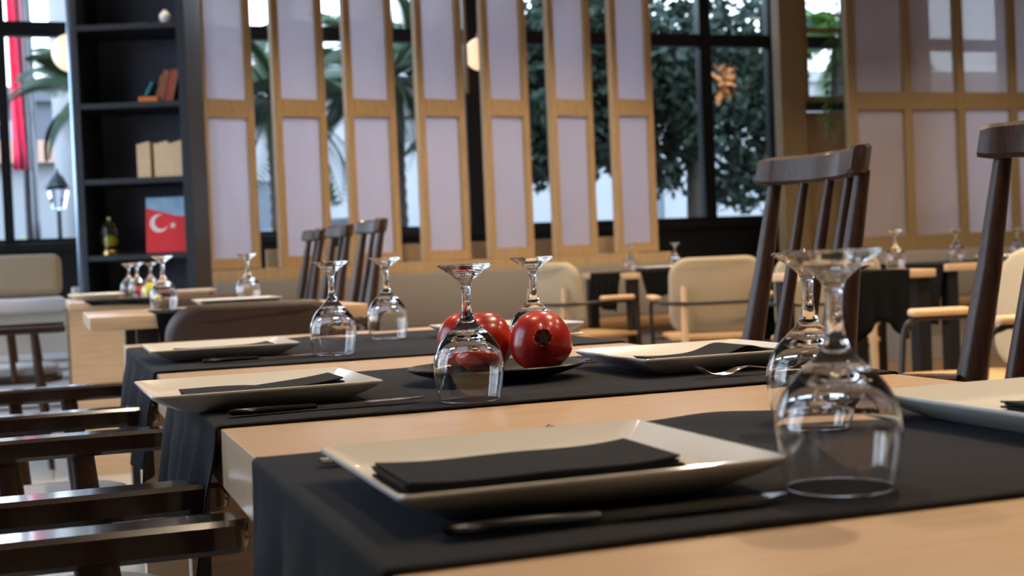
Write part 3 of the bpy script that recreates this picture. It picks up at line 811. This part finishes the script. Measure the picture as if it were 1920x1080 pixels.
# ---------------------------------------------------------------- dish and pomegranates
b = BM()
def el(a, c, z, n=64): return [(a * math.cos(2 * PI * k / n), c * math.sin(2 * PI * k / n), z) for k in range(n)]
rings = [el(.055, .045, 0), el(.060, .050, .001), el(.085, .068, .006), el(.108, .086, .0125), el(.1165, .093, .0165), el(.118, .094, .0185), el(.1165, .093, .0200), el(.110, .087, .0185), el(.085, .066, .0130), el(.055, .044, .0110), el(.02, .016, .0105)]
loft(b, rings)
dish = tag(link('dish', b, 'slate_dish', None, angle=60, loc=(.553, 1.632, ZR), rot=(0, 0, R(-8))), 'oval black slate dish carrying the pomegranates', 'dish')
def pomegranate(loc, r, rot, label, seed):
    rr = random.Random(seed); t = thing('pomegranate', label, 'pomegranate', loc, 0, 'pomegranates on the black dish')
    t.rotation_euler = rot
    b = BM(); bmesh.ops.create_uvsphere(b, u_segments=64, v_segments=40, radius=1)
    for v in b.verts:
        a = math.atan2(v.co.y, v.co.x); z = v.co.z; rad = math.hypot(v.co.x, v.co.y)
        f = 1 + .018 * math.cos(5 * a + seed) * rad + .012 * math.cos(3 * a + 1) * rad
        zz = z * .93
        if z > .93: zz += (z - .93) * .9
        if z < -.9: zz += (-.9 - z) * .8
        v.co = Vector((v.co.x * f, v.co.y * f, zz)) * r
    link('body', b, 'pome_skin', t, angle=80)
    b = BM(); n = 36; rings = []
    prof = [(.34, .84), (.27, .95), (.25, 1.00), (.27, 1.045), (.25, 1.05), (.20, 1.00), (.12, .97), (.02, .95)]
    for q, (rr_, z) in enumerate(prof):
        ring = []
        for k in range(n):
            a = 2 * PI * k / n
            jag = .5 + .5 * math.cos(6 * a)
            zz = z + (.06 * jag - .03 if q in (3, 4) else 0); r2 = rr_ * (1 + (.12 * jag if q in (3, 4) else 0))
            ring.append((r2 * math.cos(a) * r, r2 * math.sin(a) * r, zz * r))
        rings.append(ring)
    loft(b, rings, cap0=False); link('calyx', b, 'pome_skin', t, angle=50)
    b = BM(); prism(b, [((.33 if k % 2 == 0 else .13) * r * math.cos(PI * k / 5 + .26), (.33 if k % 2 == 0 else .13) * r * math.sin(PI * k / 5 + .26)) for k in range(10)], 1.02 * r, 1.075 * r); link('calyx_star', b, 'pome_calyx', t, smooth=False)
ZD = ZR + .0108
pomegranate((.599, 1.588, ZD + .0378), .0405, (R(80), 0, R(-16)), 'right pomegranate with its dark crown turned to the camera', 1)
pomegranate((.541, 1.647, ZD + .0378), .0400, (R(80), 0, R(190)), 'middle pomegranate seen behind the front wine glass', 2)
pomegranate((.538, 1.725, ZD + .0390), .0375, (R(75), 0, R(205)), 'rear pomegranate mostly hidden at the left of the dish', 3)

# ---------------------------------------------------------------- cutlery
def make_fork(label, loc, rz, group='forks on the table runners', m='steel', tilt=0):
    b = BM(); L = .20
    # handle
    pts = spline([(0, 0, .004), (.05, 0, .0035), (.10, 0, .006), (.135, 0, .0105)], 6)
    tube(b, pts, [.0085 - .0045 * (k / (len(pts) - 1)) ** .7 for k in range(len(pts))], 10, sx=1, sy=.28)
    pts = spline([(.135, 0, .0105), (.148, 0, .0085), (.160, 0, .0045)], 4)
    tube(b, pts, [.0042, .0055, .0075, .0095, .0108, .0115, .0118, .0118, .0116][:len(pts)], 10, sx=1, sy=.14)
    for q in (-1.5, -.5, .5, 1.5):
        y = q * .0066
        tube(b, spline([(.157, y, .0045), (.175, y, .0025), (.19, y, .006), (.203, y * .95, .0145)], 4), [.0019] * 9 + [.0017, .0015, .0013, .0009], 6, sx=1, sy=.6)
    o = link('fork', b, m, None, angle=50, loc=loc, rot=(0, tilt, rz)); return tag(o, label, 'fork', group)
def make_knife(label, loc, rz, m='steel', hm='dark_steel', group='knives on the table runners'):
    t = thing('table_knife', label, 'knife', loc, rz, group)
    b = BM(); pts = [(0, 0, .0045), (.004, 0, .0045), (.03, 0, .0045), (.07, 0, .0042), (.095, 0, .004)]
    tube(b, pts, [.004, .0080, .0085, .0072, .0060], 14, sx=1, sy=.45); link('handle', b, hm, t)
    b = BM(); prof = spline([(.094, -.004), (.12, -.0085), (.16, -.0095), (.20, -.0085), (.222, .002), (.215, .0055), (.16, .0058), (.094, .0045)], 4)
    prism(b, [tuple(v) for v in prof], .0030, .0046); link('blade', b, m, t)
    return t
ZC = ZR + .0006
make_knife('dark handled knife lying in front of the nearest plate', (.207, .718, ZC), R(-1))
make_fork('fork half hidden behind the nearest plate', (.198, 1.028, ZC), R(3))
make_knife('knife lying in front of the plate that overhangs the table edge', (.180, 1.432, ZC), R(3))
make_fork('fork behind the overhanging plate, only its tip showing', (.160, 1.750, ZC), R(2))
make_fork('fork with raised tines in front of the plate right of the pomegranates', (.955, 1.445, ZC), R(178))
make_knife('knife between the pomegranate dish and the right plate', (.905, 1.785, ZC), R(182))
make_knife('knife in front of the left plate on the far runner', (.245, 2.275, ZC), R(1))
make_fork('fork behind the left plate on the far runner', (.24, 2.62, ZC), R(2))
make_fork('fork in front of the plate behind the pomegranates', (.99, 2.39, ZC), R(180))
make_fork('fork beside the right picture edge plate', (.95, .745, ZC), R(180))

# ================================================================ dark armchair
def make_armchair():
    t = thing('spindle_armchair', '', 'chair')
    # seat
    b = BM(); rings = []
    for z, f in ((.405, .93), (.415, 1.0), (.435, 1.0), (.442, .97)):
        rings.append([(x, y, z) for x, y in rrect(.25 * f, .235 * f, .10, 8)])
    loft(b, rings); link('seat', b, 'dark_walnut', t, angle=50)
    b = BM(); rings = []
    for z, f in ((.443, .93), (.450, .985), (.465, 1.0), (.480, .97), (.488, .88), (.490, .6)):
        rings.append([(x, y, z) for x, y in rrect(.235 * f, .222 * f, .095 * f, 8)])
    loft(b, rings); link('cushion', b, 'seat_fabric', t, angle=70)
    # legs: front legs run up to carry the arms
    for s in (-1, 1):
        b = BM(); tube(b, [(s * .245, .165, 0), (s * .255, .145, .25), (s * .262, .130, .43), (s * .272, .112, .655)], [.014, .021, .023, .017], 14); link('leg', b, 'dark_walnut_v', t)
        b = BM(); tube(b, [(s * .225, -.265, 0), (s * .21, -.225, .25), (s * .20, -.195, .41)], [.014, .021, .019], 14); link('leg', b, 'dark_walnut_v', t)
        b = BM(); tube(b, [(s * .246, .02, .43), (s * .272, .005, .655)], [.015, .013], 12); link('arm_spindle', b, 'dark_walnut_v', t)
        b = BM(); tube(b, [(s * .235, -.08, .43), (s * .262, -.095, .655)], [.015, .013], 12); link('arm_spindle', b, 'dark_walnut_v', t)
        # arm: flat curved board
        path = spline([(s * .276, .236), (s * .278, .12), (s * .277, .0), (s * .262, -.11), (s * .225, -.19), (s * .178, -.232)], 5)
        wd = [.0262, .0265, .0265] + [.0265] * 16 + [.024] * 20
        rings = []; n = len(path)
        for i, p in enumerate(path):
            d = (path[min(i + 1, n - 1)] - path[max(i - 1, 0)]).normalized(); nn = Vector((-d.y, d.x)); q = wd[min(i, len(wd) - 1)]
            zt, zb = .680, .648
            prof = [(-q, zb + .006), (-q + .006, zb), (q - .006, zb), (q, zb + .006), (q, zt - .005), (q - .005, zt), (-q + .005, zt), (-q, zt - .005)]
            rings.append([(p.x + nn.x * a, p.y + nn.y * a, z) for a, z in prof])
        # rounded tip
        p0 = path[0]; tip = []
        for f, e in ((.25, .0190), (.52, .0170), (.76, .0130), (.93, .0070)):
            q = wd[0] * f; zt, zb = .680 - .002 * (1 - f), .648 + .006 * (1 - f)
            tip.append([(p0.x + s * 0 + a * (-1 if True else 1), p0.y + e, z) for a, z in [(-q, zb + .006), (-q + .004, zb), (q - .004, zb), (q, zb + .006), (q, zt - .005), (q - .004, zt), (-q + .004, zt), (-q, zt - .005)]])
        d = (path[1] - path[0]).normalized(); nn = Vector((-d.y, d.x))
        if nn.x > 0: tip = [[(2 * p0.x - x, y, z) for x, y, z in rg] for rg in tip]
        b = BM(); loft(b, tip + rings); link('armrest', b, 'dark_walnut', t, angle=24)
    # back: five spindles, outer two stouter, reclined
    def back_pt(x, z): return (x, -.195 - (z - .43) * .205 - 0.0, z)
    for k, x in enumerate((-.165, -.085, 0, .085, .165)):
        big = k in (0, 4)
        r0 = .0245 if big else .0165
        arc = .045 * (1 - (x / .19) ** 2)
        x0 = x * 1.12
        b = BM()
        tube(b, [(x0, -.18 - arc * .6, .425), (x0 + (x - x0) * .3, -.195 - (.25) * .205 - arc * .75, .66), (x + 0, -.195 - .42 * .205 - arc * .9, .86), (x, -.195 - .60 * .205 - arc, 1.056)], [r0 * .9, r0 * 1.05, r0 * .85, r0 * .62], 14)
        link('back_post' if big else 'back_spindle', b, 'dark_walnut_v', t)
    # crest rail: curved board, ends forward
    b = BM(); rings = []; n = 24
    for i in range(n + 1):
        u = -1 + 2 * i / n; x = u * .192
        ybase = -.195 - .62 * .205 - .068 * (1 - abs(u) ** 2.3) + .020
        th = .017 + .006 * abs(u) ** 4; hz = .031 * (1 - .10 * (abs(u) ** 10)) 
        zc = 1.076 + .002 * u * u
        slope = .068 * 2.3 * abs(u) ** 1.3 * (1 if u > 0 else -1) / .192
        d = Vector((1, slope)).normalized(); nn = Vector((-d.y, d.x))
        e = .55 if i in (0, n) else 1
        pr = [(-th * e, -hz + .008), (-th * e + .007, -hz), (th * e - .007, -hz), (th * e, -hz + .008), (th * e, hz - .007), (th * e - .006, hz), (-th * e + .006, hz), (-th * e, hz - .007)]
        rings.append([(x + nn.x * a, ybase + nn.y * a - (z * .2), zc + z * (.93 if e < 1 else 1)) for a, z in pr])
    loft(b, rings); link('crest_rail', b, 'dark_walnut_v', t, angle=32)
    # stretchers
    b = BM(); tube(b, [(-.25, .148, .20), (.25, .148, .20)], .011, 10); link('stretcher', b, 'dark_walnut', t)
    for s in (-1, 1):
        b = BM(); tube(b, [(s * .25, .15, .17), (s * .215, -.24, .17)], .011, 10); link('stretcher', b, 'dark_walnut', t)
    return t
ac0 = make_armchair()
AG = 'dark wooden spindle armchairs'
arm = [((-.083, .985, 0), -90, 'dark spindle armchair nearest the camera at the left, only its far arm showing'),
       ((-.072, 1.765, 0), -90, 'dark spindle armchair at the left of the table beside the overhanging plate'),
       ((-.075, 2.67, 0), -90, 'dark spindle armchair at the left beside the far end of the long table'),
       ((1.205, 2.39, 0), 90, 'dark spindle armchair whose curved back stands behind the two big glasses'),
       ((1.235, 1.69, 0), 90, 'dark spindle armchair cut by the right picture edge'),
       ((-.17, 6.85, 0), -90, 'dark spindle armchair at the far left table in front of the cushioned bench'),
       ((1.06, 5.75, 0), 90, 'far dark spindle armchair, rightmost of the three beyond the leather chairs'),
       ((1.06, 6.42, 0), 90, 'far dark spindle armchair, middle of the three beyond the leather chairs'),
       ((1.06, 7.07, 0), 90, 'far dark spindle armchair, leftmost of the three beyond the leather chairs')]
for i, (loc, rz, lb) in enumerate(arm): place(ac0, i == 0, lb, loc, R(rz), AG)

# ================================================================ upholstered chairs
def make_shell_chair(fabric, seatm):
    t = thing('upholstered_chair', '', 'chair')
    b = BM(); rings = []
    pts = rrect(.255, .205, .10, 8)
    for d, f in ((-.022, .90), (-.018, .965), (-.006, 1.0), (.010, 1.0), (.020, .965), (.026, .90)):
        rings.append([(x * f, -.235 + d + .10 * (x * f / .255) ** 2 * .5 - (z * f) * .12, .665 + z * f) for x, z in pts])
    loft(b, rings)
    link('backrest', b, fabric, t, angle=60)
    b = BM(); rings = []
    for z, f in ((.425, .96), (.43, 1.0), (.446, 1.0), (.45, .97)): rings.append([(x, y, z) for x, y in rrect(.245 * f, .225 * f, .06, 8)])
    loft(b, rings); link('seat', b, seatm, t, angle=50)
    for s in (-1, 1):
        b = BM(); tube(b, [(s * .20, -.30, 0), (s * .195, -.285, .45), (s * .19, -.268, .72)], [.016, .02, .015], 12, sx=1, sy=.8); link('leg', b, 'light_wood', t)
        b = BM(); tube(b, spline([(s * .27, .22, 0), (s * .30, .17, .45), (s * .305, .15, .60), (s * .305, .10, .632)], 5), .011, 10); link('leg', b, 'black_metal', t)
        b = BM(); box(b, (s * .31, .02, .655), (.055, .22, .028), .012, seg=3); link('armrest', b, 'light_wood', t)
    b = BM(); tube(b, spline([(-.305, .10, .634), (-.307, -.12, .634), (-.27, -.25, .63), (-.15, -.297, .627), (0, -.305, .626), (.15, -.297, .627), (.27, -.25, .63), (.307, -.12, .634), (.305, .10, .634)], 5), .010, 10)
    link('frame_bar', b, 'black_metal', t)
    b = BM(); tube(b, [(-.285, .19, .418), (.285, .19, .418)], .009, 8); tube(b, [(-.19, -.27, .418), (.19, -.27, .418)], .009, 8); link('seat_rail', b, 'black_metal', t)
    return t
sc0 = make_shell_chair('beige_fabric', 'ply_seat')
SG = 'beige upholstered chairs in the far right of the room'
shell = [((3.46, 6.50, 0), -17, 'beige upholstered chair with rounded back turned to the camera, middle distance'),
         ((3.03, 7.25, 0), -80, 'beige upholstered chair seen from its side against the long bench'),
         ((3.68, 5.72, 0), -25, 'beige upholstered chair half hidden behind the dark armchair back'),
         ((2.96, 3.62, 0), 78, 'beige upholstered chair at the right picture edge with pale armrest')]
for i, (loc, rz, lb) in enumerate(shell): place(sc0, i == 0, lb, loc, R(rz), SG)
bc0 = make_shell_chair('brown_leather', 'brown_leather')
LG = 'brown upholstered chairs beyond the long table'
place(bc0, True, 'dark brown upholstered chair whose back rises behind the far left plate', (.558, 4.00, 0), R(0), LG, scale=(.97, 1, .94))
place(bc0, False, 'dark brown upholstered chair facing the camera behind the small middle table', (.60, 5.02, 0), R(180), LG, scale=(.93, 1, .94))

# ================================================================ other tables
def small_table(label, x0, x1, y0, y1, top, legs, legm='black_metal', group='small tables', th=.035, inset=.05):
    t = thing('table', label, 'table', ((x0 + x1) / 2, (y0 + y1) / 2, 0), 0, group)
    cx, cy = (x0 + x1) / 2, (y0 + y1) / 2
    link('tabletop', bxx(x0 - cx, x1 - cx, y0 - cy, y1 - cy, top - th, top, .004), 'oak_table', t)
    if legs == 'panel':
        for y in (y0 - cy + .01, y1 - cy - .05):
            link('leg', bxx(x0 - cx, x1 - cx, y, y + .04, 0, top - th - .0005), 'oak_table', t)
    else:
        for sx in (x0 - cx + inset, x1 - cx - inset):
            for sy in (y0 - cy + .05, y1 - cy - .05):
                link('leg', bxx(sx - .03, sx + .03, sy - .03, sy + .03, 0, top - th - .0005), legm, t)
    return t
ZT = .79
small_table('pale small table with a slab edge just beyond the brown leather chair', .117, .93, 3.95, 4.62, ZT, 'four', 'black_metal', th=.04, inset=.16)
small_table('pale far left table closed by a broad wooden end panel', .10, .80, 6.25, 7.35, ZT, 'panel')
small_table('pale far table under a dark cloth beside the beige chairs', 3.22, 4.15, 7.05, 7.75, ZT, 'four')
small_table('pale table with black legs and hanging dark cloth, behind the big glass foot', 3.08, 3.56, 4.66, 5.22, ZT, 'four')
small_table('dark clothed table at the far right behind the beige chair', 4.15, 5.2, 5.35, 6.05, ZT, 'four')
CG = 'dark runners on the far tables'
runner('dark cloth hanging from the far table beside the beige chairs', 7.15, 7.6, 3.22, 4.15, ZT, .2, 13, CG, ny=20, mname='cloth_far')
runner('dark cloth covering the far right table', 5.37, 6.0, 4.15, 5.2, ZT, .3, 15, CG, ny=20, mname='cloth_far')
def tablecloth_front(label, x0, x1, y, z0, z1, seed):
    rr = random.Random(seed); b = BM(); nx, nz = 40, 8; g = []
    for j in range(nz + 1):
        row = []
        for i in range(nx + 1):
            u, v = i / nx, j / nz
            zb = z1 + (z0 - z1) * (.86 + .14 * math.sin(u * 7 + seed))
            row.append(b.verts.new((x0 + (x1 - x0) * (u * (1 - .1 * v) + .05 * v), y - .012 * v * (1 + math.sin(u * 22 + seed)), z1 + (zb - z1) * v)))
        g.append(row)
    for j in range(nz):
        for i in range(nx): b.faces.new((g[j][i], g[j][i + 1], g[j + 1][i + 1], g[j + 1][i]))
    # fold over the table top
    top = [b.verts.new((x0 + (x1 - x0) * i / nx, y + .30, z1 + .0015)) for i in range(nx + 1)]
    for i in range(nx): b.faces.new((g[0][i], top[i], top[i + 1], g[0][i + 1]))
    o = link('tablecloth', b, 'cloth_far', None); s = o.modifiers.new('s', 'SOLIDIFY'); s.thickness = .002; s.offset = 1
    tag(o, label, 'tablecloth', 'dark cloths hanging over far table fronts')
tablecloth_front('dark cloth hanging down the front of the black legged table', 3.10, 3.42, 4.652, .50, ZT + .002, 1)
tablecloth_front('dark cloth hanging over the small table front behind the brown leather chair', .30, .78, 3.942, .55, ZT + .002, 3)
tablecloth_front('dark cloth edge under the plates of the far left table', .17, .76, 6.242, .765, ZT + .002, 4)
tablecloth_front('dark cloth hanging in front of the far table by the beige chairs', 3.30, 3.95, 7.042, .62, ZT + .0048, 2)

# far plates, glasses, lemon
def far_glass(label, x, y): place(gl0, False, label, (x, y, ZT + .0045), 0, 'upturned wine glasses on the far tables', scale=(1, 1, 1))
far_glass('blurred upturned glass on the small middle table beyond the far left plate', .348, 4.22)
far_glass('blurred upturned glass in front of the first screen panel', .655, 4.60 - .06)
far_glass('far left upturned glass, leftmost of the three by the lemon', .400, 6.85)
far_glass('far left upturned glass, middle of the three by the lemon', .425, 6.62)
far_glass('far left upturned glass, rightmost of the three by the lemon', .515, 6.98)
far_glass('small upturned glass on the far table left of the beige chair', 3.36, 7.32)
far_glass('small upturned glass on the far table behind the beige chair', 3.80, 7.58)
far_glass('blurred upturned glass on the black legged table', 3.46, 4.80)
far_glass('blurred upturned glass on the far right table, left of the dark chair post', 4.42, 5.62)
far_glass('blurred upturned glass at the right picture edge on the far right table', 4.92, 5.75)
far = [(.58, 4.30, 'white plate on the small middle table beside the blurred glass'),
       (.235, 6.66, 'white plate at the left end of the far left table'),
       (.24, 6.98, 'white plate behind the left end plate on the far left table'),
       (.68, 6.80, 'white plate right of the lemon on the far left table'),
       (3.30, 5.02, 'white plate on the black legged table near the blurred glass'),
       (4.70, 5.55, 'white plate on the far right dark clothed table'),
       (3.55, 7.30, 'white plate on the far table beside the beige chairs')]
for x_, y_, lb in far: place(pl0, False, lb, (x_, y_, ZT + .0045), 0, 'white plates on the far tables')
b = BM(); lathe(b, [tuple(v) for v in spline([(0, -.052), (.008, -.048), (.028, -.028), (.034, 0), (.028, .028), (.008, .048), (0, .052)], 4)], 24)
lm = tag(link('lemon', b, 'lemon_skin', None, loc=(.495, 6.72, ZT + .0045 + .034), rot=(R(90), 0, R(50))), 'bright yellow lemon among the glasses on the far left table', 'lemon')
b = BM(); lathe(b, [tuple(v) for v in spline([(0, -.04), (.02, -.035), (.036, -.01), (.034, .015), (.02, .03), (0, .028)], 4)], 24)
tag(link('red_apple', b, 'pome_skin', None, loc=(.455, 6.80, ZT + .0045 + .04)), 'small red fruit beside the lemon on the far left table', 'fruit')

# ================================================================ cushioned bench at far left
cbn = thing('cushioned_bench', 'raised cushioned bench under the leftmost window with slatted white front', 'bench', (0, 0, 0))
link('base', bxx(-2.4, .13, 8.42, 9.25, 0, .70), 'plaster', cbn, smooth=False)
link('seat_cushion', bxx(-2.4, .12, 8.36, 9.0, .70, .785, .03), 'cushion_white', cbn)
b = BM()
for z in [.03 + .055 * k for k in range(8)]: addbx(b, -2.4, .13, 8.37, 8.415, z, z + .038, .004)
link('front_slats', b, 'white_slat', cbn, smooth=False)
bb = BM(); box(bb, (0, 0, .5), (.62, .13, .27), .055, seg=4)
bk = tag(link('back_cushion', bb, 'beige_fabric', None, loc=(-.20, 8.90, .428), rot=(R(-8), 0, 0)), 'beige back cushion standing on the white bench seat, right one', 'cushion', 'beige back cushions')
for k, x_ in enumerate((-.85, -1.5)):
    o = bk.copy(); COL.objects.link(o); o.location = (x_, 8.90, .428); o['label'] = ('beige back cushion left of the right one on the bench', 'beige back cushion farthest left on the bench')[k]
tag(link('side_block', bxx(.16, .52, 8.35, 8.75, 0, .84, .01), 'plaster', None), 'pale block standing between the cushioned bench and the bookcase', 'pedestal')

# hanging plant by the bay window
hp = thing('hanging_plant', 'green trailing plant hanging in front of the small bay window', 'plant', (6.03, 9.2, 0))
b = BM(); rr = random.Random(4)
for q in range(4):
    x0 = .12 + rr.uniform(-.05, .05); pts = spline([(x0, 0, H - .35), (x0 + rr.uniform(-.05, .05), 0, 2.8), (x0 + rr.uniform(-.12, .02), 0, 2.35 - .12 * q), (x0 - .10, 0, 2.0 - .08 * q)], 6)
    tube(b, pts, .004, 5)
    for p in pts[5:]:
        for s in (-1, 1):
            d = Vector((s * rr.uniform(.3, 1), rr.uniform(-.6, .6), -rr.uniform(.5, 1))).normalized() * rr.uniform(.06, .11); sd_ = Vector((0, .014, .006))
            v = [b.verts.new(p), b.verts.new(p + d * .5 + sd_), b.verts.new(p + d), b.verts.new(p + d * .5 - sd_)]; b.faces.new(v)
link('foliage', b, 'leaf_bright', hp, smooth=False)
link('pot', lathe(BM(), [(0, 0), (.07, 0), (.09, .14), (.08, .14), (.065, .02), (0, .02)], 20, (.12, 0, H - .5)), 'black_metal', hp)
b = BM(); tube(b, [(.12, 0, H - .48), (.12, 0, H)], .004, 6); link('cord', b, 'black_frame', hp)
